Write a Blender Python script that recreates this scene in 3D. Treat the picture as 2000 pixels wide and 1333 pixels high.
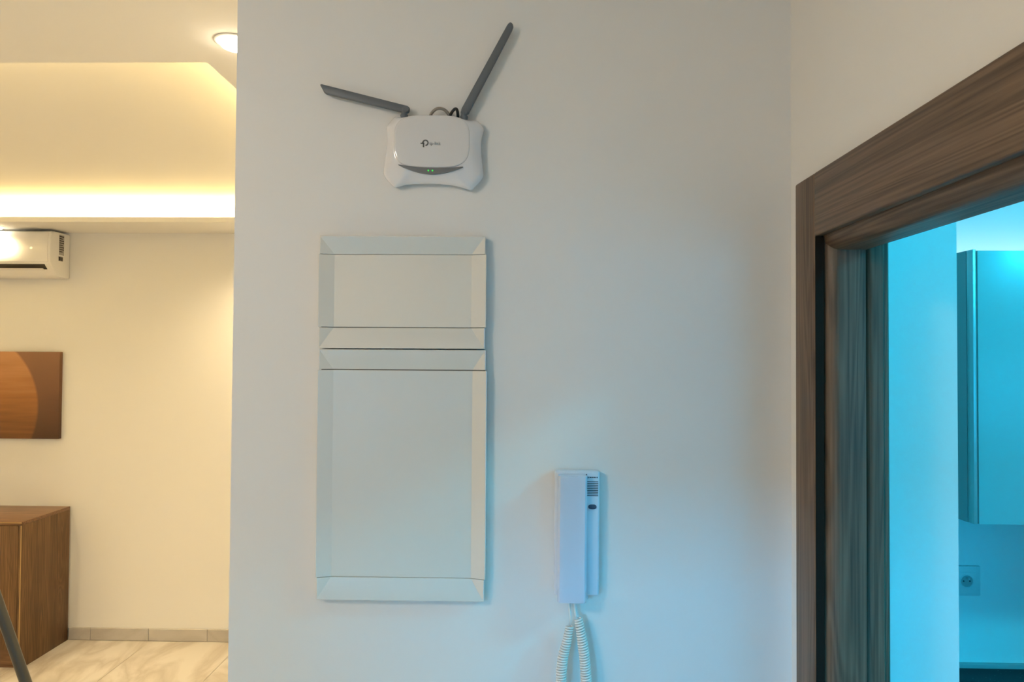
import bpy, bmesh, math, random
from mathutils import Vector, Matrix
random.seed(4)
for o in list(bpy.data.objects): bpy.data.objects.remove(o, do_unlink=True)
S = bpy.context.scene
COL = S.collection
PI = math.pi

# ------------------------------------------------------------------ camera
cam = bpy.data.cameras.new('camera'); cam.lens = 24.0; cam.sensor_width = 36.0
cam.clip_start = 0.01; cam.clip_end = 100
co = bpy.data.objects.new('camera', cam); COL.objects.link(co); S.camera = co
_yc = Vector((28 / 1333.33, -26.5 / 1333.33, -1.0)).normalized()     # where the room's depth axis points, seen by the camera
_u = Vector((0.006, 1, 0)); _zc = (_u - _yc * _u.dot(_yc)).normalized()
_xc = _yc.cross(_zc)
co.matrix_world = Matrix.Translation((0, 0, 1.88)) @ Matrix((_xc, _yc, _zc)).to_4x4()

# ------------------------------------------------------------------ world, exposure
w = bpy.data.worlds.new('world'); S.world = w; w.use_nodes = True
w.node_tree.nodes['Background'].inputs[0].default_value = (0.55, 0.62, 0.7, 1)
w.node_tree.nodes['Background'].inputs[1].default_value = 0.0
vs = S.view_settings
vs.view_transform = 'Standard'; vs.look = 'None'; vs.gamma = 1; vs.use_curve_mapping = False
vs.exposure = 0.0

WARM = (1.0, 0.70, 0.25)
DOWN = (1.0, 0.765, 0.43)
BLUE = (0.02, 0.69, 1.0)       # kitchen lamp
PANE_BLUE = (0.01, 0.50, 1.0)        # glowing panes of the added windows
STRIP = (0.85, 0.95, 1.0)      # strip on the cupboard
P_COVE = 26.0       # W per metre of cove
P_DOWN = 124.0       # W per downlight
P_HALL = 36.5       # emission of the hall dome lamp, added out of view
HALL = (1.0, 0.875, 0.73)
E_KITCHEN = 185.0    # emission of the kitchen dome lamp
P_TOP = 0.5        # W of the light strip on the kitchen cupboards
E_BACK = 285.0       # blue glow of the pane added in the room behind
E_KWIN = 3.2        # blue glow of the added kitchen window pane

def area(name, loc, rot, sx, sy, power, color, spread=PI):
    l = bpy.data.lights.new(name, 'AREA'); l.shape = 'RECTANGLE'; l.size = sx; l.size_y = sy
    l.energy = power; l.color = color; l.spread = spread
    o = bpy.data.objects.new(name, l); COL.objects.link(o); o.location = loc; o.rotation_euler = rot
    return o

# ------------------------------------------------------------------ materials
MATS = {}
def base_mat(name, color, rough=0.5, metal=0.0, coat=0.0, bump=0.0, bscale=200.0, spec=0.5):
    m = bpy.data.materials.new(name); m.use_nodes = True
    nt = m.node_tree; b = nt.nodes['Principled BSDF']
    b.inputs['Base Color'].default_value = (*color, 1)
    b.inputs['Roughness'].default_value = rough
    b.inputs['Metallic'].default_value = metal
    b.inputs['Coat Weight'].default_value = coat
    b.inputs['Coat Roughness'].default_value = 0.06
    b.inputs['Specular IOR Level'].default_value = spec
    if bump:
        tc = nt.nodes.new('ShaderNodeTexCoord'); n = nt.nodes.new('ShaderNodeTexNoise')
        n.inputs['Scale'].default_value = bscale; n.inputs['Detail'].default_value = 4
        bp = nt.nodes.new('ShaderNodeBump'); bp.inputs['Strength'].default_value = bump; bp.inputs['Distance'].default_value = 0.002
        nt.links.new(tc.outputs['Object'], n.inputs['Vector']); nt.links.new(n.outputs['Fac'], bp.inputs['Height'])
        nt.links.new(bp.outputs['Normal'], b.inputs['Normal'])
    MATS[name] = m
    return m

def emit_mat(name, color, strength):
    m = bpy.data.materials.new(name); m.use_nodes = True
    b = m.node_tree.nodes['Principled BSDF']
    b.inputs['Base Color'].default_value = (0.8, 0.8, 0.8, 1)
    b.inputs['Emission Color'].default_value = (*color, 1); b.inputs['Emission Strength'].default_value = strength
    MATS[name] = m
    return m

def wood_mat(name, c_dark, c_mid, c_light, axis, rough=0.45, fine=90.0, swirl=1.0):
    """grain runs along the given object axis"""
    m = bpy.data.materials.new(name); m.use_nodes = True
    nt = m.node_tree; b = nt.nodes['Principled BSDF']; L = nt.links.new
    tc = nt.nodes.new('ShaderNodeTexCoord')
    oi = nt.nodes.new('ShaderNodeObjectInfo')
    add = nt.nodes.new('ShaderNodeVectorMath'); add.operation = 'ADD'
    L(tc.outputs['Object'], add.inputs[0]); L(oi.outputs['Random'], add.inputs[1])
    mp = nt.nodes.new('ShaderNodeMapping'); sc = [11.0, 11.0, 11.0]; sc[axis] = 0.5
    mp.inputs['Scale'].default_value = sc; L(add.outputs[0], mp.inputs['Vector'])
    n1 = nt.nodes.new('ShaderNodeTexNoise'); n1.inputs['Scale'].default_value = 1.0; n1.inputs['Detail'].default_value = 3
    n1.inputs['Distortion'].default_value = swirl; L(mp.outputs[0], n1.inputs['Vector'])
    # cathedral rings out of the broad noise
    mul = nt.nodes.new('ShaderNodeMath'); mul.operation = 'MULTIPLY'; mul.inputs[1].default_value = 110.0; L(n1.outputs['Fac'], mul.inputs[0])
    sn = nt.nodes.new('ShaderNodeMath'); sn.operation = 'SINE'; L(mul.outputs[0], sn.inputs[0])
    mp2 = nt.nodes.new('ShaderNodeMapping'); sc2 = [fine * 3] * 3; sc2[axis] = 5.0
    mp2.inputs['Scale'].default_value = sc2; L(add.outputs[0], mp2.inputs['Vector'])
    n2 = nt.nodes.new('ShaderNodeTexNoise'); n2.inputs['Scale'].default_value = 1.0; n2.inputs['Detail'].default_value = 3; L(mp2.outputs[0], n2.inputs['Vector'])
    r1 = nt.nodes.new('ShaderNodeValToRGB'); r1.color_ramp.elements[0].color = (*c_dark, 1); r1.color_ramp.elements[0].position = 0.32
    r1.color_ramp.elements[1].color = (*c_light, 1); r1.color_ramp.elements[1].position = 0.72
    e = r1.color_ramp.elements.new(0.52); e.color = (*c_mid, 1)
    s1 = nt.nodes.new('ShaderNodeMath'); s1.operation = 'MULTIPLY_ADD'; s1.inputs[1].default_value = 0.085; L(sn.outputs[0], s1.inputs[0])
    av = nt.nodes.new('ShaderNodeMath'); av.operation = 'MULTIPLY_ADD'; av.inputs[1].default_value = 0.55; L(n2.outputs['Fac'], av.inputs[0])
    hm = nt.nodes.new('ShaderNodeMath'); hm.operation = 'MULTIPLY'; hm.inputs[1].default_value = 0.45; L(n1.outputs['Fac'], hm.inputs[0])
    L(hm.outputs[0], av.inputs[2]); L(av.outputs[0], s1.inputs[2]); L(s1.outputs[0], r1.inputs['Fac'])
    L(r1.outputs[0], b.inputs['Base Color'])
    bp = nt.nodes.new('ShaderNodeBump'); bp.inputs['Strength'].default_value = 0.12; bp.inputs['Distance'].default_value = 0.001
    L(n2.outputs['Fac'], bp.inputs['Height']); L(bp.outputs[0], b.inputs['Normal'])
    b.inputs['Roughness'].default_value = rough
    MATS[name] = m
    return m

def marble_mat(name, base, vein, scale=1.0):
    m = bpy.data.materials.new(name); m.use_nodes = True
    nt = m.node_tree; b = nt.nodes['Principled BSDF']; L = nt.links.new
    tc = nt.nodes.new('ShaderNodeTexCoord'); oi = nt.nodes.new('ShaderNodeObjectInfo')
    add = nt.nodes.new('ShaderNodeVectorMath'); add.operation = 'MULTIPLY_ADD'
    cmb = nt.nodes.new('ShaderNodeCombineXYZ'); 
    for i in range(3): L(oi.outputs['Random'], cmb.inputs[i])
    add.inputs[1].default_value = (17, 23, 11); L(cmb.outputs[0], add.inputs[0]); L(tc.outputs['Object'], add.inputs[2])
    mp = nt.nodes.new('ShaderNodeMapping'); mp.inputs['Scale'].default_value = (2.2 * scale, 1.0 * scale, 2.2 * scale); mp.inputs['Rotation'].default_value = (0, 0, 0.9)
    L(add.outputs[0], mp.inputs[0])
    n = nt.nodes.new('ShaderNodeTexNoise'); n.inputs['Scale'].default_value = 1.6; n.inputs['Detail'].default_value = 6; n.inputs['Distortion'].default_value = 0.8; L(mp.outputs[0], n.inputs['Vector'])
    s = nt.nodes.new('ShaderNodeMath'); s.operation = 'SUBTRACT'; s.inputs[1].default_value = 0.5; L(n.outputs['Fac'], s.inputs[0])
    a = nt.nodes.new('ShaderNodeMath'); a.operation = 'ABSOLUTE'; L(s.outputs[0], a.inputs[0])
    r = nt.nodes.new('ShaderNodeValToRGB'); r.color_ramp.elements[0].color = (*vein, 1); r.color_ramp.elements[0].position = 0.0
    r.color_ramp.elements[1].color = (*base, 1); r.color_ramp.elements[1].position = 0.11
    L(a.outputs[0], r.inputs[0]); L(r.outputs[0], b.inputs['Base Color'])
    b.inputs['Roughness'].default_value = 0.22
    MATS[name] = m
    return m

def granite_mat(name):
    m = base_mat(name, (0.006, 0.007, 0.01), 0.3, spec=0.08)
    nt = m.node_tree; b = nt.nodes['Principled BSDF']; L = nt.links.new
    tc = nt.nodes.new('ShaderNodeTexCoord'); v = nt.nodes.new('ShaderNodeTexVoronoi'); v.inputs['Scale'].default_value = 90
    L(tc.outputs['Object'], v.inputs['Vector'])
    r = nt.nodes.new('ShaderNodeValToRGB'); r.color_ramp.elements[0].color = (0.4, 0.4, 0.38, 1); r.color_ramp.elements[0].position = 0.07
    r.color_ramp.elements[1].color = (0.006, 0.007, 0.01, 1); r.color_ramp.elements[1].position = 0.1
    L(v.outputs['Distance'], r.inputs[0]); L(r.outputs[0], b.inputs['Base Color'])
    return m

def print_mat(name, cx, cz, rad):
    """flat print: dark brown ground with a tan wooden disc; object coordinates in metres"""
    m = bpy.data.materials.new(name); m.use_nodes = True
    nt = m.node_tree; b = nt.nodes['Principled BSDF']; L = nt.links.new
    tc = nt.nodes.new('ShaderNodeTexCoord')
    sub = nt.nodes.new('ShaderNodeVectorMath'); sub.operation = 'SUBTRACT'; sub.inputs[1].default_value = (cx, 0, cz); L(tc.outputs['Object'], sub.inputs[0])
    ml = nt.nodes.new('ShaderNodeVectorMath'); ml.operation = 'MULTIPLY'; ml.inputs[1].default_value = (1, 0, 1); L(sub.outputs[0], ml.inputs[0])
    le = nt.nodes.new('ShaderNodeVectorMath'); le.operation = 'LENGTH'; L(ml.outputs[0], le.inputs[0])
    st = nt.nodes.new('ShaderNodeMapRange'); st.inputs['From Min'].default_value = rad - 0.012; st.inputs['From Max'].default_value = rad + 0.004
    L(le.outputs['Value'], st.inputs[0])
    sx = nt.nodes.new('ShaderNodeSeparateXYZ'); L(sub.outputs[0], sx.inputs[0])
    g = nt.nodes.new('ShaderNodeMapRange'); g.inputs['From Min'].default_value = -0.25; g.inputs['From Max'].default_value = 0.4; L(sx.outputs[2], g.inputs[0])
    mp = nt.nodes.new('ShaderNodeMapping'); mp.inputs['Scale'].default_value = (1.4, 1, 22); mp.inputs['Rotation'].default_value = (0, 0.18, 0); L(sub.outputs[0], mp.inputs[0])
    n = nt.nodes.new('ShaderNodeTexNoise'); n.inputs['Scale'].default_value = 1.2; n.inputs['Detail'].default_value = 3; L(mp.outputs[0], n.inputs['Vector'])
    ad = nt.nodes.new('ShaderNodeMath'); ad.operation = 'MULTIPLY_ADD'; ad.inputs[1].default_value = 0.55; L(n.outputs['Fac'], ad.inputs[0])
    gs = nt.nodes.new('ShaderNodeMath'); gs.operation = 'MULTIPLY_ADD'; gs.inputs[1].default_value = 0.75; gs.inputs[2].default_value = -0.18; L(g.outputs[0], gs.inputs[0]); L(gs.outputs[0], ad.inputs[2])
    r1 = nt.nodes.new('ShaderNodeValToRGB'); r1.color_ramp.elements[0].color = (0.075, 0.028, 0.006, 1); r1.color_ramp.elements[1].color = (0.46, 0.235, 0.11, 1)
    e = r1.color_ramp.elements.new(0.5); e.color = (0.27, 0.112, 0.03, 1); L(ad.outputs[0], r1.inputs[0])
    r2 = nt.nodes.new('ShaderNodeValToRGB'); r2.color_ramp.elements[0].color = (0.045, 0.018, 0.006, 1); r2.color_ramp.elements[1].color = (0.17, 0.075, 0.036, 1); L(g.outputs[0], r2.inputs[0])
    mx = nt.nodes.new('ShaderNodeMixRGB'); L(st.outputs[0], mx.inputs[0]); L(r1.outputs[0], mx.inputs[1]); L(r2.outputs[0], mx.inputs[2])
    L(mx.outputs[0], b.inputs['Base Color']); b.inputs['Roughness'].default_value = 0.55
    MATS[name] = m
    return m

base_mat('wall_paint', (0.78, 0.775, 0.76), 0.6, bump=0.03, bscale=300)
base_mat('ceiling_paint', (0.80, 0.79, 0.77), 0.8)
base_mat('router_white', (0.76, 0.76, 0.785), 0.16, coat=0.8)
base_mat('router_hood', (0.70, 0.70, 0.715), 0.10, coat=1.0)
base_mat('router_grey', (0.16, 0.165, 0.175), 0.3)
base_mat('antenna_grey', (0.115, 0.13, 0.15), 0.42)
base_mat('logo_grey', (0.12, 0.12, 0.12), 0.4)
base_mat('text_grey', (0.26, 0.26, 0.26), 0.4)
base_mat('cable_grey', (0.26, 0.23, 0.20), 0.5)
base_mat('cable_black', (0.012, 0.012, 0.012), 0.35)
emit_mat('led_green', (0.06, 0.9, 0.10), 0.75); MATS['led_green'].node_tree.nodes['Principled BSDF'].inputs['Base Color'].default_value = (0.02, 0.3, 0.03, 1)
base_mat('panel_plastic', (0.74, 0.725, 0.67), 0.08, coat=1.0)
base_mat('panel_gap', (0.05, 0.045, 0.04), 0.8)
base_mat('intercom_base', (0.62, 0.68, 0.78), 0.3)
base_mat('intercom_handset', (0.56, 0.63, 0.76), 0.2, coat=0.6)
base_mat('intercom_dark', (0.02, 0.03, 0.05), 0.5)
base_mat('intercom_button', (0.03, 0.06, 0.11), 0.3)
base_mat('cord_white', (0.78, 0.76, 0.72), 0.4)
wood_mat('door_wood_v', (0.062, 0.038, 0.024), (0.125, 0.080, 0.050), (0.185, 0.122, 0.080), 2)
wood_mat('door_wood_h', (0.062, 0.038, 0.024), (0.125, 0.080, 0.050), (0.185, 0.122, 0.080), 1)
wood_mat('cabinet_wood_v', (0.060, 0.028, 0.009), (0.105, 0.053, 0.018), (0.165, 0.088, 0.034), 2, rough=0.5, fine=60)
wood_mat('cabinet_wood_h', (0.075, 0.036, 0.016), (0.14, 0.068, 0.030), (0.21, 0.11, 0.05), 0, rough=0.35, fine=60)
base_mat('cabinet_edge', (0.32, 0.20, 0.08), 0.45)
marble_mat('marble_tile', (0.62, 0.585, 0.53), (0.49, 0.44, 0.38))
marble_mat('marble_skirting', (0.50, 0.475, 0.45), (0.43, 0.40, 0.37), 0.8)
base_mat('grout', (0.42, 0.38, 0.33), 0.9)
base_mat('ac_white', (0.80, 0.79, 0.77), 0.35, coat=0.3)
base_mat('ac_panel', (0.82, 0.81, 0.79), 0.15, coat=0.7)
base_mat('ac_dark', (0.02, 0.016, 0.012), 0.6)
base_mat('ac_sticker', (0.35, 0.33, 0.31), 0.5)
base_mat('metal_trim', (0.75, 0.75, 0.75), 0.25, metal=1.0)
base_mat('tripod_grey', (0.055, 0.055, 0.05), 0.38, metal=0.4)
base_mat('rubber', (0.02, 0.02, 0.02), 0.8)
base_mat('kitchen_white', (0.40, 0.50, 0.50), 0.3, coat=0.1)
base_mat('kitchen_side', (0.32, 0.34, 0.34), 0.4)
base_mat('aluminium', (0.55, 0.56, 0.56), 0.35, metal=0.85)
base_mat('gap_shade_dark', (0.016, 0.012, 0.009), 0.8, spec=0.1)
base_mat('dark_gap', (0.04, 0.045, 0.05), 0.6)
base_mat('socket_white', (0.66, 0.66, 0.66), 0.35)
base_mat('kitchen_floor', (0.5, 0.5, 0.5), 0.4)
granite_mat('black_granite')
print_mat('canvas_print', -3.7057 + 3.70, 1.5103 - 1.593, 0.515)
emit_mat('lamp_warm', (1.0, 0.86, 0.62), 30.0)
emit_mat('strip_warm', (1.0, 0.74, 0.40), 8.0)
emit_mat('strip_blue', STRIP, 2.0)
emit_mat('dome_kitchen', BLUE, E_KITCHEN)
emit_mat('added_dome_hall', HALL, P_HALL)
emit_mat('glow_pane_rear', PANE_BLUE, E_BACK)
emit_mat('glow_pane_kitchen', PANE_BLUE, E_KWIN)

# ------------------------------------------------------------------ mesh helpers
def mesh_obj(name, bm, mat, parent=None, smooth=False, auto=None):
    me = bpy.data.meshes.new(name)
    bmesh.ops.recalc_face_normals(bm, faces=bm.faces[:])
    bm.to_mesh(me); bm.free()
    if mat: me.materials.append(MATS[mat])
    if smooth:
        for p in me.polygons: p.use_smooth = True
    o = bpy.data.objects.new(name, me); COL.objects.link(o)
    if auto is not None:
        try: me.set_sharp_from_angle(angle=auto)
        except Exception: pass
    if parent: o.parent = parent
    return o

def add_box(bm, x0, x1, y0, y1, z0, z1, bev=0.0, seg=2):
    r = bmesh.ops.create_cube(bm, size=1.0)
    vs_ = r['verts']
    for v in vs_:
        v.co = Vector(((x0 + x1) / 2 + v.co.x * (x1 - x0), (y0 + y1) / 2 + v.co.y * (y1 - y0), (z0 + z1) / 2 + v.co.z * (z1 - z0)))
    if bev:
        es = list({e for v in vs_ for e in v.link_edges})
        bmesh.ops.bevel(bm, geom=es, offset=bev, segments=seg, affect='EDGES', profile=0.5)

def box(name, b, mat, parent=None, bev=0.0, seg=2):
    bm = bmesh.new(); add_box(bm, *b, bev=bev, seg=seg)
    return mesh_obj(name, bm, mat, parent, smooth=bev > 0, auto=0.6 if bev > 0 else None)

def prism(name, pts, axis, a0, a1, mat, parent=None, bev=0.0, seg=2, smooth=False):
    """polygon pts in the two other axes (cyclic order), extruded along axis from a0 to a1"""
    bm = bmesh.new()
    def P(p, a):
        c = [0, 0, 0]; k = [i for i in range(3) if i != axis]
        c[k[0]] = p[0]; c[k[1]] = p[1]; c[axis] = a
        return c
    A = [bm.verts.new(P(p, a0)) for p in pts]; B = [bm.verts.new(P(p, a1)) for p in pts]
    bm.faces.new(A); bm.faces.new(B[::-1]); n = len(pts)
    for i in range(n): bm.faces.new([A[i], B[i], B[(i + 1) % n], A[(i + 1) % n]])
    bmesh.ops.recalc_face_normals(bm, faces=bm.faces[:])
    if bev:
        es = [e for e in bm.edges if e.calc_face_angle(0) > 0.5]
        bmesh.ops.bevel(bm, geom=es, offset=bev, segments=seg, affect='EDGES', profile=0.5)
    return mesh_obj(name, bm, mat, parent, smooth=smooth or bev > 0, auto=0.55)

def tube_bm(bm, pts, radii, n=8, cap=True, flat=1.0):
    pts = [Vector(p) for p in pts]
    if not hasattr(radii, '__len__'): radii = [radii] * len(pts)
    rings = []; nrm = None
    for i, p in enumerate(pts):
        t = (pts[min(i + 1, len(pts) - 1)] - pts[max(i - 1, 0)]).normalized()
        if nrm is None:
            ref = Vector((0, 1, 0)) if abs(t.y) < 0.9 else Vector((1, 0, 0))
            nrm = (ref - t * ref.dot(t)).normalized()
        else:
            nrm = (nrm - t * nrm.dot(t)).normalized()
        bi = t.cross(nrm)
        rings.append([bm.verts.new(p + nrm * (math.cos(2 * PI * k / n) * radii[i] * flat) + bi * (math.sin(2 * PI * k / n) * radii[i])) for k in range(n)])
    for a, b in zip(rings, rings[1:]):
        for k in range(n): bm.faces.new([a[k], a[(k + 1) % n], b[(k + 1) % n], b[k]])
    if cap: bm.faces.new(rings[0][::-1]); bm.faces.new(rings[-1])

def tube(name, pts, r, mat, parent=None, n=10, flat=1.0):
    bm = bmesh.new(); tube_bm(bm, pts, r, n, flat=flat)
    return mesh_obj(name, bm, mat, parent, smooth=True, auto=0.9)

def lathe(name, prof, mat, parent=None, n=24, axis='Z', center=(0, 0, 0)):
    """prof: list of (radius, height)"""
    bm = bmesh.new(); rings = []
    c = Vector(center)
    for r, h in prof:
        ring = []
        for k in range(n):
            a = 2 * PI * k / n; x, y = r * math.cos(a), r * math.sin(a)
            v = {'Z': Vector((x, y, h)), 'Y': Vector((x, h, y)), 'X': Vector((h, x, y))}[axis]
            ring.append(bm.verts.new(c + v))
        rings.append(ring)
    for a, b in zip(rings, rings[1:]):
        for k in range(n): bm.faces.new([a[k], a[(k + 1) % n], b[(k + 1) % n], b[k]])
    bm.faces.new(rings[0]); bm.faces.new(rings[-1])
    return mesh_obj(name, bm, mat, parent, smooth=True, auto=0.6)

def smooth_path(pts, k=8):
    pts = [Vector(p) for p in pts]; out = []
    P = [pts[0] * 2 - pts[1]] + pts + [pts[-1] * 2 - pts[-2]]
    for i in range(1, len(P) - 2):
        for j in range(k):
            t = j / k; a, b, c, d = P[i - 1], P[i], P[i + 1], P[i + 2]
            out.append(0.5 * ((2 * b) + (c - a) * t + (2 * a - 5 * b + 4 * c - d) * t * t + (3 * b - a - 3 * c + d) * t ** 3))
    out.append(pts[-1]); return out

def thing(name, label, cat, loc=(0, 0, 0), rot=(0, 0, 0), group=None):
    o = bpy.data.objects.new(name, None); COL.objects.link(o); o.empty_display_size = 0.05
    o.location = loc; o.rotation_euler = rot
    return tag(o, label, cat, group)
def tag(o, label, cat, group=None):
    o['label'] = label; o['category'] = cat
    if group: o['group'] = group
    return o
def struct(o, label=None):
    o['kind'] = 'structure'
    if label: o['label'] = label
    return o

# ================================================================== THE SETTING
FLOOR_B = -0.12
H = 2.665                 # dropped ceiling
WY = 1.24                 # face of the wall with the router
RX = 0.477                # face of the wall with the door
BY = 4.44                 # far wall of the living room
LX = -4.7                 # left wall of the living room
HB = -1.6                 # wall behind the camera
RB = -5.6                 # far end of the room behind

struct(box('wall_front', (-0.538, 0.772, WY, WY + 0.2, -0.05, 2.95), 'wall_paint'), 'white painted wall carrying the router, covers and intercom')
struct(box('wall_back', (LX - 0.15, -0.338, BY, BY + 0.15, -0.05, 2.95), 'wall_paint'), 'warm-lit cream wall at the far end of the living room')
struct(box('wall_left', (LX - 0.15, LX, HB, BY, -0.05, 2.95), 'wall_paint'))
struct(box('wall_partition', (-0.538, -0.338, WY + 0.2, BY, -0.05, 2.95), 'wall_paint'))
# wall with the doorway (opening y 0.33..1.14, z < 2.09)
bm = bmesh.new()
add_box(bm, RX, 0.592, 1.135, WY, -0.05, 2.95); add_box(bm, RX, 0.592, 0.335, 1.135, 2.095, 2.95); add_box(bm, RX, 0.592, HB, 0.335, -0.05, 2.95)
struct(mesh_obj('wall_right', bm, 'wall_paint'), 'white wall with a dark wooden doorway')
# wall behind the camera with a wide opening
bm = bmesh.new()
add_box(bm, LX, -1.35, HB - 0.15, HB, -0.05, 2.95); add_box(bm, -1.35, RX, HB - 0.15, HB, 1.94, 2.95); add_box(bm, RX, 3.3, HB - 0.15, HB, -0.05, 2.95)
struct(mesh_obj('wall_behind', bm, 'wall_paint'))
bm = bmesh.new()
add_box(bm, -3.85, -3.7, RB, HB - 0.15, -0.05, 2.95); add_box(bm, 1.2, 1.35, RB, HB - 0.15, -0.05, 2.95); add_box(bm, -3.85, 1.35, RB - 0.15, RB, -0.05, 2.95)
struct(mesh_obj('wall_rear_room', bm, 'wall_paint'))
# kitchen walls
struct(box('wall_kitchen_back', (0.772, 3.3, 2.15, 2.3, -0.05, 2.95), 'wall_paint'), 'blue-lit kitchen wall behind the hanging cupboard')
struct(box('wall_kitchen_side', (3.3, 3.45, HB, 2.3, -0.05, 2.95), 'wall_paint'))
struct(box('wall_kitchen_niche', (0.572, 0.772, WY + 0.2, 2.3, -0.05, 2.95), 'wall_paint'))

# floor slab with tiles as pieces
fl = struct(box('floor', (LX, RX, RB, BY, FLOOR_B, -0.008), 'grout'), 'polished marble-look tile floor of the living room')
bm = bmesh.new(); add_box(bm, -0.299, 0.299, -0.599, 0.599, -0.008, 0.0, bev=0.0012, seg=1)
tile_me = mesh_obj('tile', bm, 'marble_tile'); me = tile_me.data; bpy.data.objects.remove(tile_me)
x = -2.434 - 0.3 - 3 * 0.6
xs = [x + 0.6 * i for i in range(9)]
ys = [4.43 - 0.6 - 1.2 * j for j in range(5)]
for xx in xs:
    for yy in ys:
        if xx + 0.3 > RX + 0.02: continue
        t = bpy.data.objects.new('tile', me); COL.objects.link(t); t.parent = fl; t.location = (xx, yy, 0)
struct(box('floor_kitchen', (RX, 3.3, HB, 2.15, FLOOR_B, 0), 'kitchen_floor'))
# skirting of tile pieces along the far wall
bb = struct(box('baseboard_back', (-2.97, -0.54, BY - 0.006, BY, 0.0, 0.078), 'grout'), 'marble-look tile skirting')
sx0 = -2.975; joints = [-2.83, -2.447, -2.06, -1.67, -1.28, -0.89, -0.545]
for xj in joints:
    bm = bmesh.new(); add_box(bm, sx0 + 0.0008, xj - 0.0008, BY - 0.015, BY - 0.004, 0.001, 0.080, bev=0.003, seg=2)
    mesh_obj('skirting_tile', bm, 'marble_skirting', bb); sx0 = xj

# ceilings: raised slab, dropped border with a rectangular tray opening
struct(box('ceiling', (LX - 0.15, 3.45, RB - 0.15, BY + 0.15, 2.84, 2.95), 'ceiling_paint'), 'white raised ceiling')
TX0, TX1, TY0, TY1 = -4.15, -0.868, 1.813, 4.057
bm = bmesh.new()
add_box(bm, LX, TX0, HB, BY, H, H + 0.03); add_box(bm, TX1, -0.538, TY0, BY, H, H + 0.03)
add_box(bm, TX0, TX1, TY1, BY, H, H + 0.03); add_box(bm, LX + 0.55, -0.538, WY, TY0, H, H + 0.03)
add_box(bm, LX + 0.55, RX, HB, WY, H, H + 0.03)
struct(mesh_obj('ceiling_border', bm, 'ceiling_paint'), 'dropped ceiling border around the lit tray')

# doorway: casing, lining; grain follows each board
d = thing('door_1', 'dark brown wooden door frame around the kitchen opening', 'door frame'); del d['category']; d['kind'] = 'structure'
box('casing', (0.4645, 0.4775, 1.1115, 1.190, 0.0, 2.178), 'door_wood_v', d, bev=0.004, seg=3)
box('casing', (0.4645, 0.4775, 0.280, 0.3585, 0.0, 2.178), 'door_wood_v', d, bev=0.004, seg=3)
box('header_board', (0.4640, 0.4775, 0.3585, 1.1105, 2.0745, 2.1775), 'door_wood_h', d, bev=0.003, seg=3)
sl = box('gap_shade_strip', (0.4658, 0.4783, 1.1085, 1.1112, 0.0, 2.0740), 'gap_shade_dark', d); sl['label'] = 'dark strip painting the gap shade beside the casing'  # dark strips paint the shade in the gap beside each casing
box('gap_shade_strip', (0.4658, 0.4783, 0.3588, 0.3615, 0.0, 2.0740), 'gap_shade_dark', d)
def lining_profile(flip):
    # (x across the wall thickness, depth into the opening): rounded nose, flat, groove, second moulding
    pts = [(0.4785, 0.0)]
    for k in range(0, 9):
        a = PI - k * PI / 2 / 8
        pts.append((0.5025 + 0.024 * math.cos(a), 0.008 + 0.024 * math.sin(a)))
    pts += [(0.5425, 0.032), (0.544, 0.024), (0.5465, 0.024)]
    for k in range(0, 5):
        a = PI - k * PI / 2 / 4
        pts.append((0.5585 + 0.012 * math.cos(a), 0.010 + 0.012 * math.sin(a)))
    pts += [(0.575, 0.022), (0.578, 0.018), (0.584, 0.018), (0.588, 0.014), (0.591, 0.0)]
    return pts
prof = lining_profile(False)
prism('side_lining', [(x, 1.1345 - y) for x, y in prof], 2, 0.0, 2.0935, 'door_wood_v', d, smooth=True)
prism('side_lining', [(x, 0.3355 + y) for x, y in prof], 2, 0.0, 2.0935, 'door_wood_v', d, smooth=True)
prism('head_lining', [(x, 2.0930 - y * 1.3) for x, y in prof], 1, 0.336, 1.134, 'door_wood_h', d, smooth=True)

# ================================================================== LAMPS
def downlight(x, y, label, power, group=None, color=DOWN):
    t = thing('downlight', label, 'light', (x, y, H), group=group)
    lathe('trim_ring', [(0.036, 0.0), (0.048, -0.0005), (0.049, -0.002), (0.046, -0.0035), (0.0375, -0.003)], 'ac_white', t)
    lathe('bulb', [(0.037, 0.0), (0.037, -0.005), (0.031, -0.014), (0.018, -0.020), (0.002, -0.022)], 'lamp_warm', t)
    l = bpy.data.lights.new('downlight_light', 'SPOT'); l.energy = power; l.color = color; l.spot_size = 2.6; l.spot_blend = 0.8; l.shadow_soft_size = 0.035
    o = bpy.data.objects.new('downlight_light', l); COL.objects.link(o); o.parent = t; o.location = (0, 0, -0.030)
    return t
downlight(-0.741, 1.692, 'round recessed ceiling spot beside the tray corner', P_DOWN * 0.6)
downlight(-3.35, 4.22, 'round recessed spot in the ceiling border above the air conditioner', P_DOWN * 0.45)
downlight(-3.4, 1.0, 'added unseen ceiling spot near the left wall, lighting hall and living room', P_DOWN * 1.8)  # unseen spot, added to light the hall side
downlight(-2.1, 1.45, 'added unseen ceiling spot near the tripod, lighting the far wall', P_DOWN * 0.6)  # unseen spot, added to brighten the far wall
downlight(-1.40, 4.13, 'round recessed spot in the ceiling border behind the router wall', P_DOWN * 0.7)

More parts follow.
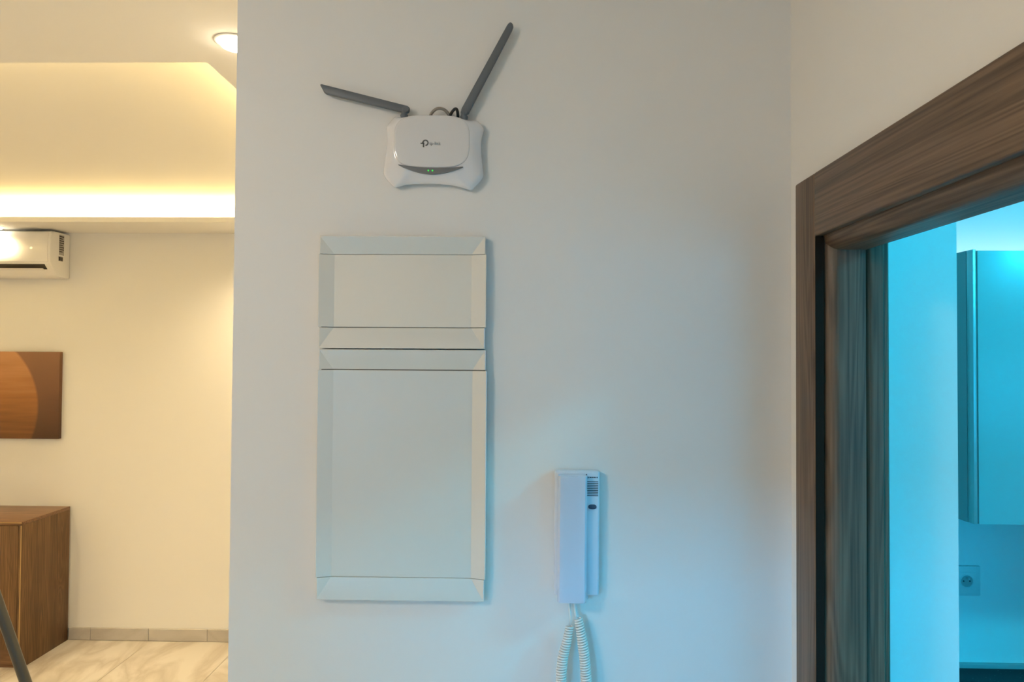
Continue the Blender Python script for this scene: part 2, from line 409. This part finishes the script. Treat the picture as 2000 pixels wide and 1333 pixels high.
def cove(x0, x1, y0, y1, label, k=1.0):
    s = tag(box('led_strip', (x0, x1, y0, y1, H + 0.030, H + 0.036), 'strip_warm'), label, 'light')
    lx, ly = x1 - x0, y1 - y0
    area('cove_light', ((x0 + x1) / 2, (y0 + y1) / 2, H + 0.040), (PI, 0, 0), lx, ly, P_COVE * k * max(lx, ly), WARM)
cove(TX0 - 0.1, TX1 + 0.1, TY1 + 0.27, TY1 + 0.285, 'warm light strip on the ceiling ledge by the far wall', 0.55)
cove(TX1 + 0.10, TX1 + 0.115, TY0 - 0.1, TY1 + 0.08, 'warm light strip on the ceiling ledge by the partition', 0.55)
cove(TX0 - 0.1, TX1 + 0.08, TY0 - 0.115, TY0 - 0.10, 'warm light strip on the ceiling ledge nearer the router wall', 0.5)
cove(TX0 - 0.115, TX0 - 0.10, TY0 - 0.1, TY1 + 0.08, 'warm light strip on the ceiling ledge by the left wall', 1.2)

def dome_lamp(x, y, z, mat, label, k=1.0):
    t = thing('dome_lamp', label, 'light', (x, y, z))
    lathe('base', [(0.13 * k, 0.0), (0.13 * k, -0.02), (0.12 * k, -0.022)], 'ac_white', t)
    lathe('dome', [(r * k, -0.0225 - h * k) for r, h in ((0.12, 0.0), (0.118, 0.0275), (0.10, 0.0625), (0.06, 0.0875), (0.005, 0.0955))], mat, t)
    return t
dome_lamp(1.9, 0.55, 2.84, 'dome_kitchen', 'blue-tinted dome lamp on the kitchen ceiling')
dome_lamp(-1.35, -0.45, H, 'added_dome_hall', 'added warm white dome lamp, out of view, lighting the hall', 1.7)  # unseen lamp, added to brighten the hall wall
def window(n, x0, x1, y, z0, z1, mat):  # windows added out of view; their blue panes shape the light
    t = struct(thing('added_window_%d' % n, '', '', ((x0 + x1) / 2, y, z0))); del t['category']; t['label'] = 'added out-of-view window with a glowing blue pane to shape the light'
    w_, h_ = (x1 - x0) / 2, z1 - z0
    box('frame', (-w_ - 0.05, w_ + 0.05, 0.0, 0.03, -0.05, 0.0), 'ac_white', t); box('frame', (-w_ - 0.05, w_ + 0.05, 0.0, 0.03, h_, h_ + 0.05), 'ac_white', t)  # frame of the added window
    box('frame', (-w_ - 0.05, -w_, 0.0, 0.03, 0.0, h_), 'ac_white', t); box('frame', (w_, w_ + 0.05, 0.0, 0.03, 0.0, h_), 'ac_white', t)  # frame of the added window
    box('added_pane', (-w_, w_, 0.002, 0.008, 0.0, h_), mat, t)
window(1, -3.4, -2.5, RB, 2.29, 2.57, 'glow_pane_rear')  # added out of view in the room behind
window(2, 1.6, 2.9, HB, 1.0, 2.1, 'glow_pane_kitchen')  # added out of view in the kitchen

# ================================================================== ROUTER
Z6 = 0.1378e-3          # metres per unit of the measured outline
def rl(zx, zy): return ((zx - 780) * Z6, -(zy - 700) * Z6)
rt = thing('wifi_router', 'white wifi router with two grey antennas mounted on the wall', 'router', (-0.1699, WY, 2.2476), (0, 0.006, 0))
outer = [(250, 243), (205, 300), (150, 372), (146, 400), (155, 440), (158, 560), (152, 690), (132, 850), (120, 960), (121, 1010), (150, 1065), (200, 1120), (258, 1176), (280, 1186),
         (320, 1176), (420, 1145), (560, 1134), (720, 1131), (880, 1134), (1030, 1150), (1160, 1180), (1265, 1212), (1290, 1206), (1350, 1150), (1420, 1070), (1440, 1030), (1438, 980),
         (1420, 840), (1406, 700), (1404, 590), (1415, 500), (1440, 425), (1438, 400), (1400, 345), (1345, 288), (1290, 290), (1215, 280), (1050, 262), (900, 250), (750, 244), (600, 243), (440, 250), (330, 252)]
cx0, cy0 = 780, 690
def resample(poly, n):
    """points where rays from the centre cut the outline"""
    out = []
    P = [(x - cx0, y - cy0) for x, y in poly]
    for k in range(n):
        a = 2 * PI * k / n; dx, dy = math.cos(a), math.sin(a); best = 0
        for (x1, y1), (x2, y2) in zip(P, P[1:] + P[:1]):
            ex, ey = x2 - x1, y2 - y1; den = dx * ey - dy * ex
            if abs(den) < 1e-9: continue
            t = (x1 * ey - y1 * ex) / den; s = (x1 * dy - y1 * dx) / den
            if t > 0 and -1e-6 <= s <= 1 + 1e-6: best = max(best, t)
        out.append((cx0 + dx * best, cy0 + dy * best))
    return out
NR = 160
O = resample(outer, NR)
hood = []
for k in range(72):
    a = 2 * PI * k / 72; c, s_ = math.cos(a), math.sin(a)
    hx = 765 + 503 * math.copysign(abs(c) ** 0.52, c); hy = 600 + (352 if s_ > 0 else 345) * math.copysign(abs(s_) ** 0.62, s_)
    hood.append((hx, hy))
HD = resample(hood, NR)
def loop(bm, P, y, k=1.0):
    vs_ = []
    for zx, zy in P:
        zx, zy = cx0 + (zx - cx0) * k, cy0 + (zy - cy0) * k
        x, z = rl(zx, zy); vs_.append(bm.verts.new((x, -y, z)))
    return vs_
def lerp(A, B, t): return [(a[0] + (b[0] - a[0]) * t, a[1] + (b[1] - a[1]) * t) for a, b in zip(A, B)]
bm = bmesh.new()
LS = [loop(bm, O, 0.002, 0.93), loop(bm, O, 0.006, 0.965), loop(bm, O, 0.0105, 0.995), loop(bm, O, 0.0125, 1.0), loop(bm, O, 0.0145, 0.99)]
for t, y in ((0.2, 0.0175), (0.45, 0.0215), (0.7, 0.0248), (0.92, 0.0268)): LS.append(loop(bm, lerp(O, HD, t), y, 0.99))
LS.append(loop(bm, HD, 0.0274, 0.985)); LS.append(loop(bm, HD, 0.0274, 0.93))
for a, b in zip(LS, LS[1:]):
    for k in range(NR): bm.faces.new([a[k], a[(k + 1) % NR], b[(k + 1) % NR], b[k]])
bm.faces.new(LS[0]); bm.faces.new(LS[-1])
body = mesh_obj('body', bm, 'router_white', rt, smooth=True, auto=0.9)
bm = bmesh.new()
LS = [loop(bm, HD, 0.0262, 0.99), loop(bm, HD, 0.0278, 0.985), loop(bm, HD, 0.0286, 0.965), loop(bm, HD, 0.0290, 0.93), loop(bm, HD, 0.0294, 0.7), loop(bm, HD, 0.0296, 0.35)]
for a, b in zip(LS, LS[1:]):
    for k in range(NR): bm.faces.new([a[k], a[(k + 1) % NR], b[(k + 1) % NR], b[k]])
bm.faces.new(LS[0]); bm.faces.new(LS[-1])
mesh_obj('hood', bm, 'router_hood', rt, smooth=True, auto=0.9)
# crescent window with two lamps
up, lo = [], []
for k in range(25):
    t = k / 24; x = 335 + (1178 - 335) * t
    yu = 912 + (935 - 912) * t + 30 * math.sin(PI * t)
    yl = yu + 76 * math.sin(PI * t) ** 0.75
    up.append((x, yu)); lo.append((x, yl + (2 if k in (0, 24) else 0)))
bm = bmesh.new()
def strip_faces(front, back):
    U = [bm.verts.new((rl(*p)[0], -front, rl(*p)[1])) for p in up]; W = [bm.verts.new((rl(*p)[0], -front + 0.0006, rl(*p)[1])) for p in lo]
    U2 = [bm.verts.new((rl(*p)[0], -back, rl(*p)[1])) for p in up]; W2 = [bm.verts.new((rl(*p)[0], -back, rl(*p)[1])) for p in lo]
    n = len(up)
    for i in range(n - 1):
        bm.faces.new([U[i], U[i + 1], W[i + 1], W[i]]); bm.faces.new([U2[i], W2[i], W2[i + 1], U2[i + 1]])
        bm.faces.new([U[i], U2[i], U2[i + 1], U[i + 1]]); bm.faces.new([W[i], W[i + 1], W2[i + 1], W2[i]])
    bm.faces.new([U[0], W[0], W2[0], U2[0]]); bm.faces.new([U[-1], U2[-1], W2[-1], W[-1]])
strip_faces(0.0302, 0.022)
win = mesh_obj('indicator_window', bm, 'router_grey', rt); win['label'] = 'dark grey crescent window'
for zx in (730, 783):
    x, z = rl(zx, 989)
    lathe('indicator_light', [(0.0016, 0.0), (0.0016, -0.0005), (0.0008, -0.0008)], 'led_green', win, n=12, axis='Y', center=(x, -0.0298, z))
# logo: ring with stem and side bar, then the word
bm = bmesh.new()
def flat_poly(pts, y=0.0302, th=0.0008):
    A = [bm.verts.new((rl(*p)[0], -y, rl(*p)[1])) for p in pts]; B = [bm.verts.new((rl(*p)[0], -y + th, rl(*p)[1])) for p in pts]
    n = len(pts); bm.faces.new(A); bm.faces.new(B[::-1])
    for i in range(n): bm.faces.new([A[i], B[i], B[(i + 1) % n], A[(i + 1) % n]])
ang = [(-200 + 290 * k / 24) * PI / 180 for k in range(25)]
lc = (687, 627)
ro, ri = 42, 25
seq = [(lc[0] + ro * math.cos(a), lc[1] + ro * math.sin(a)) for a in ang] + [(lc[0] + ri * math.cos(a), lc[1] + ri * math.sin(a)) for a in ang[::-1]]
flat_poly(seq)
flat_poly([(624, 627), (672, 627), (672, 642), (624, 642)]); flat_poly([(653, 640), (672, 640), (672, 686), (653, 682)])
mesh_obj('logo', bm, 'logo_grey', rt)
def text_mesh(name, txt, size, mat, parent, loc, rot=(PI / 2, 0, 0), width=None):
    c = bpy.data.curves.new(name, 'FONT'); c.body = txt; c.size = size; c.extrude = 0.00025; c.align_x = 'LEFT'
    o = bpy.data.objects.new('tmp_text', c); COL.objects.link(o)
    bpy.context.view_layer.update()
    me = bpy.data.meshes.new_from_object(o.evaluated_get(bpy.context.evaluated_depsgraph_get()))
    bpy.data.objects.remove(o)
    me.materials.clear(); me.materials.append(MATS[mat])
    o = bpy.data.objects.new(name, me); COL.objects.link(o); o.parent = parent; o.location = loc; o.rotation_euler = rot
    if width:
        ws = [v.co.x for v in me.vertices]; k = width / (max(ws) - min(ws)); o.scale = (k, 1, 1)
    return o
x, z = rl(738, 654)
text_mesh('brand_word', 'tp-link', 0.0085, 'text_grey', rt, (x, -0.0300, z), width=(886 - 738) * Z6)
# antennas: flat blade, hinge fork, threaded base
Z1 = 0.919e-3 / 3.509
def al(zx, zy):          # units of the wider measured outline -> router local metres
    px, py = 590 + zx / 3.509, 20 + zy / 3.509
    return ((px - 847) * 0.919e-3, -(py - 295) * 0.919e-3)
def antenna(poly, hinge, base, th, yc):
    pts = [al(*p) for p in poly]
    a = prism('antenna', pts, 1, -yc - th / 2, -yc + th / 2, 'antenna_grey', rt, bev=0.0022, seg=3)
    hx, hz = al(*hinge)
    lathe('hinge', [(0.0055, -yc - 0.0052), (0.006, -yc - 0.0045), (0.006, -yc + 0.0045), (0.0055, -yc + 0.0052)], 'antenna_grey', a, n=20, axis='Y', center=(hx, 0, hz))
    bx, bz = al(*base)
    lathe('swivel_base', [(0.0062, -0.012), (0.0064, -0.001), (0.0070, 0.0), (0.0070, 0.0022), (0.0058, 0.003), (0.0058, 0.007), (0.0048, 0.008)], 'antenna_grey', a, n=20, center=(bx, -yc, bz))
    return a
antenna([(106, 510), (120, 508), (712, 655), (734, 668), (732, 690), (715, 702), (690, 702), (152, 576), (136, 564)], (708, 680), (695, 727), 0.0085, 0.016)
antenna([(1084, 705), (1092, 672), (1398, 92), (1412, 74), (1426, 70), (1440, 84), (1442, 104), (1434, 128), (1150, 690), (1140, 712), (1100, 716)], (1112, 700), (1110, 735), 0.0075, 0.016)
# cables looping behind the top edge
def rloc(zx, zy, y):
    x, z = rl(zx, zy); return Vector((x, -y, z)) + Vector((-0.1699, WY, 2.2476))
tag(tube('network_cable', smooth_path([rloc(700, 420, .0035), rloc(708, 300, .006), rloc(735, 215, .012), rloc(790, 158, .015), rloc(852, 140, .016), rloc(920, 158, .015), rloc(975, 215, .012), rloc(1005, 290, .006), rloc(1010, 420, .0035)]), 0.0028, 'cable_grey', n=10),
    'grey cable looping above the router between its antennas', 'cable')
tag(tube('power_cable', smooth_path([rloc(950, 400, .0045), rloc(975, 260, .010), rloc(1020, 190, .017), rloc(1062, 152, .018), rloc(1088, 175, .018), rloc(1094, 260, .010), rloc(1096, 400, .0045)]), 0.0027, 'cable_black', n=10),
    'black cable bent over the router top next to the upright antenna', 'cable')

# ================================================================== WALL COVERS
def cover(label, x0, x1, z0, z1, cap_b, cap_t, bw, gb, gt):
    """a shallow dish: two end caps with mitred bevels and a middle section with side bevels"""
    t = thing('access_cover', label, 'cover', ((x0 + x1) / 2, WY, z0))
    xc = (x0 + x1) / 2; hw = (x1 - x0) / 2; hgt = z1 - z0
    R, Fl = 0.019, 0.0105   # rim and recessed face, distance from the wall
    def solid(name, top_pts, mat='panel_plastic', faces=None):
        bm = bmesh.new(); V = [bm.verts.new((p[0], -p[1], p[2])) for p in top_pts]
        for f in faces: bm.faces.new([V[i] for i in f])
        bmesh.ops.recalc_face_normals(bm, faces=bm.faces[:])
        es = [e for e in bm.edges if len(e.link_faces) == 2 and e.calc_face_angle(0) > 1.2]
        bmesh.ops.bevel(bm, geom=es, offset=0.0011, segments=2, affect='EDGES', profile=0.5)
        return mesh_obj(name, bm, mat, t, smooth=True, auto=0.25)
    def cap(zo, zi):
        # zo: outer end (rim), zi: seam with the middle section
        a = -hw + 0.0022; b = hw - 0.0022; rim = 0.0016
        s = 1 if zo > zi else -1
        pts = [(a, 0.0005, zo), (b, 0.0005, zo), (b, 0.0005, zi), (a, 0.0005, zi),          # 0-3 back
               (a, R, zo), (b, R, zo), (b, R, zi), (a, R, zi),   # 4-7 rim outside
               (a + rim, R, zo - s * rim), (b - rim, R, zo - s * rim), (b - rim, R, zi), (a + rim, R, zi),   # 8-11 rim inside
               (-hw + bw, Fl, zi), (hw - bw, Fl, zi)]                                       # 12-13 seam at floor
        F = [[0, 1, 2, 3], [0, 1, 5, 4], [1, 2, 6, 5], [3, 0, 4, 7], [4, 5, 9, 8], [5, 6, 10, 9], [7, 4, 8, 11],
             [8, 9, 13, 12], [9, 10, 13], [11, 8, 12], [3, 2, 6, 10, 13, 12, 11, 7]]
        return solid('end_cap', pts, faces=F)
    def mid(zb, zt):
        pts = []
        for z in (zb, zt):
            pts += [(-hw, 0.0005, z), (-hw, R, z), (-hw + 0.0016, R, z), (-hw + bw, Fl, z), (hw - bw, Fl, z), (hw - 0.0016, R, z), (hw, R, z), (hw, 0.0005, z)]
        F = [[0, 1, 2, 3, 4, 5, 6, 7], [15, 14, 13, 12, 11, 10, 9, 8]] + [[i, (i + 1) % 8, 8 + (i + 1) % 8, 8 + i] for i in range(8)]
        return solid('center_panel', pts, faces=F)
    cap(hgt - 0.0004, hgt - cap_t + gt); mid(cap_b + gb, hgt - cap_t - gt); cap(0.0004, cap_b - gb)
    bm = bmesh.new(); add_box(bm, -hw + 0.004, hw - 0.004, -0.0085, -0.0002, 0.003, hgt - 0.003)
    mesh_obj('backing', bm, 'panel_gap', t)
    return t
cover('short white glossy access cover directly beneath the router', -0.3765, -0.0725, 1.8890, 2.0928, 0.0385, 0.0330, 0.0275, 0.00045, 0.00025)
cover('tall white glossy access cover below the short one, left of the intercom', -0.3755, -0.0705, 1.4390, 1.8878, 0.0390, 0.0370, 0.0265, 0.00022, 0.0006)

# ================================================================== INTERCOM
IC = Vector((0.0915, WY, 1.5622))
ic = thing('intercom_phone', 'white wall intercom handset with hanging coiled cord', 'intercom', IC, (0, 0.004, 0))
K = 0.912e-3
def il(px, py): return ((px - 1127) * K, -(py - 1045) * K)
x0, z1 = il(1083.5, 923); x1, z0 = il(1170.5, 1164)
box('base_plate', (x0, x1, -0.022, -0.0003, z0, z1), 'intercom_base', ic, bev=0.004, seg=3)
xa, za = il(1093, 1160); xb, zb = il(1150, 1173)
box('lower_block', (xa, xb, -0.020, -0.001, zb, za), 'intercom_base', ic, bev=0.003)
# handset: long shell, convex across and bowed along its length
bm = bmesh.new()
hx0, hz1 = il(1089, 929); hx1, hz0 = il(1144.5, 1170)
NU, NV = 14, 24
rings = []
for j in range(NV + 1):
    t = j / NV; z = hz0 + (hz1 - hz0) * t
    bow = 0.041 + 0.005 * (abs(2 * t - 1) ** 2)
    endk = 1.0 - 0.10 * max(0, 1 - min(t, 1 - t) / 0.02) ** 2
    r = []
    for i in range(NU + 1):
        s = i / NU; x = hx0 + (hx1 - hx0) * s
        prof_ = (1 - abs(2 * s - 1) ** 9.0)
        r.append(bm.verts.new((x, -(0.024 + (bow - 0.024) * (0.72 + 0.28 * prof_ ** 0.5) * endk), z)))
    r = [bm.verts.new((hx0 + 0.001, -0.0225, z))] + r + [bm.verts.new((hx1 - 0.001, -0.0225, z))]
    rings.append(r)
for a, b in zip(rings, rings[1:]):
    for i in range(len(a) - 1): bm.faces.new([a[i], a[i + 1], b[i + 1], b[i]])
    bm.faces.new([a[-1], a[0], b[0], b[-1]])
bm.faces.new(rings[0]); bm.faces.new(rings[-1])
hs = mesh_obj('handset', bm, 'intercom_handset', ic, smooth=True, auto=0.7)
xg0, zg1 = il(1143.5, 928); xg1, zg0 = il(1145.6, 1160)
box('cradle_shade', (xg0, xg1, -0.0226, -0.0205, zg0, zg1), 'intercom_dark', ic)  # dark strip paints the shade between handset and base
# grille slots, print, button on the visible strip of the base
for k in range(9):
    xs0, zs = il(1145, 943 + k * 3.35); xs1, _ = il(1167.5, 943)
    box('speaker_slot', (xs0, xs1, -0.0224, -0.0205, zs - 0.00065, zs + 0.00065), 'intercom_dark', ic)
xs0, zs = il(1144.5, 934.7)
bm = bmesh.new()
for (a, b, lo_, hi) in [(0, 2.2, -2.2, 1.6), (3.6, 5.2, -1.8, 1.4), (6.2, 9.4, -.9, 1.1), (10, 12.8, -.9, 1.1), (13.4, 16.4, -.9, 1.1), (17, 19, -.9, 1.1), (20, 21.8, -1.2, 1.2)]:
    add_box(bm, xs0 + a * K, xs0 + b * K, -0.0223, -0.0212, zs + lo_ * K, zs + hi * K)
mesh_obj('brand_print', bm, 'intercom_dark', ic)
bx, bz = il(1156.5, 991.5); pts = []
for k in range(24):
    a = 2 * PI * k / 24; c, s_ = math.cos(a), math.sin(a)
    pts.append((bx + 0.0074 * math.copysign(abs(c) ** 0.75, c), bz + 0.0042 * math.copysign(abs(s_) ** 0.8, s_)))
bt = prism('call_button', pts, 1, -0.0240, -0.0205, 'intercom_button', ic, bev=0.0008, seg=2); bt['label'] = 'dark oval push button'
# coiled cord: lead, coil down, turn below, coil up, lead
def ip(px, py, y):
    x, z = il(px, py); return Vector((x, -y, z))
axis_pts = smooth_path([ip(1115, 1222, .022), ip(1109, 1252, .024), ip(1101, 1285, .026), ip(1098, 1333, .028), ip(1096, 1390, .026), ip(1098, 1450, .023), ip(1108, 1492, .022), ip(1124, 1508, .022),
                        ip(1140, 1492, .022), ip(1148, 1450, .023), ip(1149, 1390, .026), ip(1147, 1330, .028), ip(1143, 1280, .027), ip(1137, 1240, .025), ip(1131, 1207, .022)], 24)
L_ = [0.0]
for a, b in zip(axis_pts, axis_pts[1:]): L_.append(L_[-1] + (b - a).length)
tot = L_[-1]; pitch = 0.0044; turns = int(tot / pitch); per = 11
hel = []; j = 0
nv = Vector((0, 1, 0))
for k in range(turns * per + 1):
    s_ = tot * k / (turns * per)
    while j < len(L_) - 2 and L_[j + 1] < s_: j += 1
    f = (s_ - L_[j]) / max(1e-9, L_[j + 1] - L_[j]); p = axis_pts[j].lerp(axis_pts[j + 1], f)
    t = (axis_pts[j + 1] - axis_pts[j]).normalized(); nv = (Vector((0, 1, 0)) - t * t.y).normalized(); bi = t.cross(nv)
    mid_ = min(1.0, min(s_, tot - s_) / 0.05); rad = 0.0058 + 0.0020 * mid_
    a = 2 * PI * k / per
    hel.append(p + nv * (rad * math.cos(a)) + bi * (rad * math.sin(a)))
lead0 = smooth_path([ip(1112.5, 1166, .016), ip(1114, 1185, .019), ip(1116, 1210, .020)], 6)
lead1 = smooth_path([ip(1127, 1203, .020), ip(1124.5, 1190, .019), ip(1124, 1166, .016)], 6)
bm = bmesh.new(); path = lead0 + hel + lead1
rr = [0.0024] * len(lead0) + [0.0020] * len(hel) + [0.0024] * len(lead1)
tube_bm(bm, path, rr, n=7)
cd = mesh_obj('coiled_cord', bm, 'cord_white', ic, smooth=True); cd['label'] = 'off-white coiled telephone cord'

# ================================================================== AIR CONDITIONER
AX1 = -3.020; AX0 = AX1 - 0.86
ac = thing('air_conditioner', 'white split air conditioner high on the far wall', 'air conditioner', (AX1, BY, 2.36))
def arel(y, z): return (-y, z - 2.36)
prof = [(0.001, 2.650), (0.15, 2.650), (0.178, 2.640), (0.188, 2.615), (0.192, 2.54), (0.190, 2.455), (0.182, 2.435), (0.14, 2.390), (0.12, 2.368), (0.10, 2.362), (0.001, 2.360)]
prism('body', [arel(*p) for p in prof], 0, -0.86, 0.0, 'ac_white', ac, bev=0.006, seg=3)
prof = [(0.155, 2.6512), (0.180, 2.642), (0.1905, 2.617), (0.1960, 2.54), (0.1940, 2.449), (0.185, 2.447), (0.180, 2.60), (0.155, 2.640)]
prism('front_panel', [arel(*p) for p in prof], 0, -0.845, -0.014, 'ac_panel', ac, bev=0.0015, seg=2)
pr = prism('outlet', [arel(*p) for p in [(0.1835, 2.4335), (0.1565, 2.4045), (0.150, 2.410), (0.177, 2.438)]], 0, -0.82, -0.04, 'ac_dark', ac); pr['label'] = 'dark air outlet slot'
for (za, zb) in [(2.4065, 2.4095)]:
    prism('louver', [arel(*p) for p in [(0.164, 2.4085), (0.170, 2.4095), (0.152, 2.3985), (0.146, 2.3985)]], 0, -0.80, -0.06, 'ac_white', ac)
st = box('sticker', (-0.0005, 0.0012, -0.108, -0.062, 0.145, 0.275), 'ac_sticker', ac); st['label'] = 'printed rating sticker'
for k in range(8): box('print_line', (0.0011, 0.0017, -0.106, -0.064 - 0.012 * (k % 3 == 1), 0.262 - k * 0.014, 0.268 - k * 0.014), 'ac_dark', st)
st = box('sticker', (-0.0005, 0.0012, -0.112, -0.072, 0.105, 0.135), 'ac_sticker', ac)
for k in range(2): box('print_block', (0.0011, 0.0017, -0.110 + 0.021 * k, -0.093 + 0.021 * k, 0.108, 0.132), 'ac_dark', st)
lathe('emblem', [(0.008, 0.0), (0.008, -0.001), (0.005, -0.0012)], 'metal_trim', ac, n=16, axis='Y', center=(-0.118, -0.1955, 2.535 - 2.36))

# ================================================================== PICTURE, SIDEBOARD, TRIPOD
pc = box('canvas_picture', (-0.645, 0.645, -0.030, -0.0005, -0.285, 0.285), 'canvas_print', bev=0.002)
pc.location = (-3.700, BY, 1.593); tag(pc, 'brown canvas picture of a large tan wooden disc', 'picture')

sb = thing('sideboard', 'brown wood-grain sideboard standing against the far wall', 'cabinet', (-2.978, 4.0, 0))
SWD = 1.25; SDP = 0.425; SH = 0.868
box('side_panel', (-0.020, 0.0, 0.0, SDP, 0.0, SH - 0.020), 'cabinet_wood_v', sb, bev=0.001)
box('side_panel', (-SWD, -SWD + 0.020, 0.0, SDP, 0.0, SH - 0.020), 'cabinet_wood_v', sb, bev=0.001)
box('top', (-SWD, 0.0, -0.001, SDP, SH - 0.020, SH), 'cabinet_wood_h', sb, bev=0.001)
box('edge_band', (-0.008, -0.001, -0.0012, 0.0005, 0.0, SH - 0.021), 'cabinet_edge', sb)
box('edge_band', (-SWD + 0.001, -0.001, -0.0024, -0.0008, SH - 0.008, SH - 0.001), 'cabinet_edge', sb)
box('back_panel', (-SWD + 0.02, -0.02, SDP - 0.008, SDP - 0.001, 0.0, SH - 0.020), 'cabinet_wood_v', sb)
box('plinth', (-SWD + 0.02, -0.02, 0.03, 0.045, 0.0, 0.10), 'cabinet_wood_h', sb)
box('bottom', (-SWD + 0.02, -0.02, 0.02, SDP - 0.01, 0.10, 0.118), 'cabinet_wood_h', sb)
n = 3; wd = (SWD - 0.042) / n
for k in range(n):
    xa = -0.021 - k * wd
    dr = box('door', (xa - wd + 0.002, xa - 0.001, 0.0, 0.018, 0.115, SH - 0.023), 'cabinet_wood_v', sb, bev=0.001)

tp = thing('tripod_stand', 'dark grey tripod with splayed legs in front of the sideboard', 'tripod', (-1.405, 1.7, 0))
lathe('hub', [(0.03, 1.38), (0.045, 1.385), (0.045, 1.45), (0.03, 1.46), (0.02, 1.50)], 'tripod_grey', tp)
tube('column', [(0, 0, 1.15), (0, 0, 1.60)], 0.013, 'tripod_grey', tp)
lathe('head_plate', [(0.02, 1.60), (0.04, 1.605), (0.04, 1.62), (0.006, 1.625), (0.006, 1.63)], 'tripod_grey', tp)
# the leg swings out along +x at the slope seen; two more at 120 degrees
topz, slope = 1.415, 0.0690 / 0.1809
for a in (0.0, 2 * PI / 3, 4 * PI / 3):
    c, s_ = math.cos(a), math.sin(a)
    def lp(z): r = 0.018 + (topz - z) * slope; return (r * c, r * s_, z)
    lg = tube('leg', [lp(topz), lp(0.60)], 0.0125, 'tripod_grey', tp, n=14)
    tube('lower_tube', [lp(0.66), lp(0.02)], 0.0095, 'tripod_grey', lg, n=12)
    tube('clamp', [lp(0.645), lp(0.585)], 0.0165, 'rubber', lg, n=14)
    x_, y_, _ = lp(0.02)
    lathe('foot', [(0.012, 0.0), (0.016, 0.003), (0.014, 0.03), (0.008, 0.04)], 'rubber', lg, n=14, center=(x_, y_, 0))

# ================================================================== KITCHEN
uc = thing('wall_cupboard', 'white kitchen wall cupboard with an aluminium-edged door', 'cupboard', (1.160, 2.15, 1.447))
CH = 2.162 - 1.447
box('carcass', (0.0, 1.2, -0.325, -0.0005, 0.0, CH), 'kitchen_side', uc, bev=0.001)
dr = box('door', (0.014, 0.60, -0.350, -0.328, 0.001, CH - 0.003), 'kitchen_white', uc, bev=0.0012)
dr2 = box('door', (0.604, 1.196, -0.350, -0.328, 0.001, CH - 0.003), 'kitchen_white', uc, bev=0.0012)
for xx, par in ((0.0, dr), (0.590, dr2)):
    box('edge_profile', (xx, xx + 0.0095, -0.352, -0.327, 0.001, CH), 'aluminium', par, bev=0.002)
box('shadow_gap', (0.0096, 0.0139, -0.340, -0.326, 0.002, CH - 0.003), 'dark_gap', dr)

ks = tag(box('led_strip', (1.165, 2.355, 2.085, 2.097, 2.1622, 2.168), 'strip_blue'), 'blue-white light strip lying on top of the kitchen cupboard', 'light')
area('cupboard_light', (1.76, 2.091, 2.172), (PI, 0, 0), 1.19, 0.012, P_TOP, STRIP)
wt = box('worktop', (0.775, 3.28, 1.54, 2.135, 0.890, 0.9300), 'black_granite', bev=0.003)
tag(wt, 'black speckled granite kitchen worktop', 'worktop')
up_ = box('worktop_upstand', (0.775, 3.28, 2.1352, 2.1495, 0.890, 0.942), 'kitchen_side', bev=0.002)
tag(up_, 'thin sealing strip along the back of the granite worktop', 'trim')
for k in range(4):
    bx0 = 0.78 + k * 0.62
    bc = thing('base_cabinet', 'kitchen base cabinet under the granite worktop, ' + ('next to the pillar', 'second from the pillar', 'third from the pillar', 'farthest from the pillar')[k], 'cabinet', (bx0, 1.58, 0), group='base cabinets under the granite worktop')
    box('carcass', (0.0, 0.615, 0.02, 0.55, 0.10, 0.8895), 'kitchen_side', bc)
    box('plinth', (0.0, 0.615, 0.07, 0.085, 0.0, 0.0995), 'kitchen_side', bc)
    dd = box('door', (0.003, 0.612, 0.0, 0.0195, 0.105, 0.885), 'kitchen_white', bc, bev=0.001)
    tube('handle', [(0.56, -0.02, 0.68), (0.56, -0.02, 0.82)], 0.005, 'aluminium', dd)

so = thing('power_socket', 'white wall power socket above the granite worktop', 'socket', (1.3560, 2.15, 1.1925))
box('plate', (-0.0435, 0.0435, -0.009, -0.0003, -0.0455, 0.0455), 'socket_white', so, bev=0.003)
box('insert', (-0.027, 0.027, -0.0105, -0.0085, -0.027, 0.027), 'socket_white', so, bev=0.0008)
rg = lathe('socket_ring', [(0.0205, -0.0100), (0.0205, -0.0125), (0.0185, -0.0130), (0.0180, -0.0108)], 'socket_white', so, n=28, axis='Y')
lathe('recess', [(0.0178, -0.0106), (0.0178, -0.0109), (0.010, -0.0109)], 'kitchen_side', so, n=28, axis='Y')
for sx_ in (-1, 1): lathe('pin_hole', [(0.0026, -0.0108), (0.0026, -0.0114), (0.001, -0.0114)], 'dark_gap', so, n=10, axis='Y', center=(0.0095 * sx_, 0, 0))
lathe('earth_pin', [(0.0024, -0.0106), (0.0024, -0.022), (0.001, -0.023)], 'aluminium', so, n=10, axis='Y', center=(0.0, 0, 0.010))
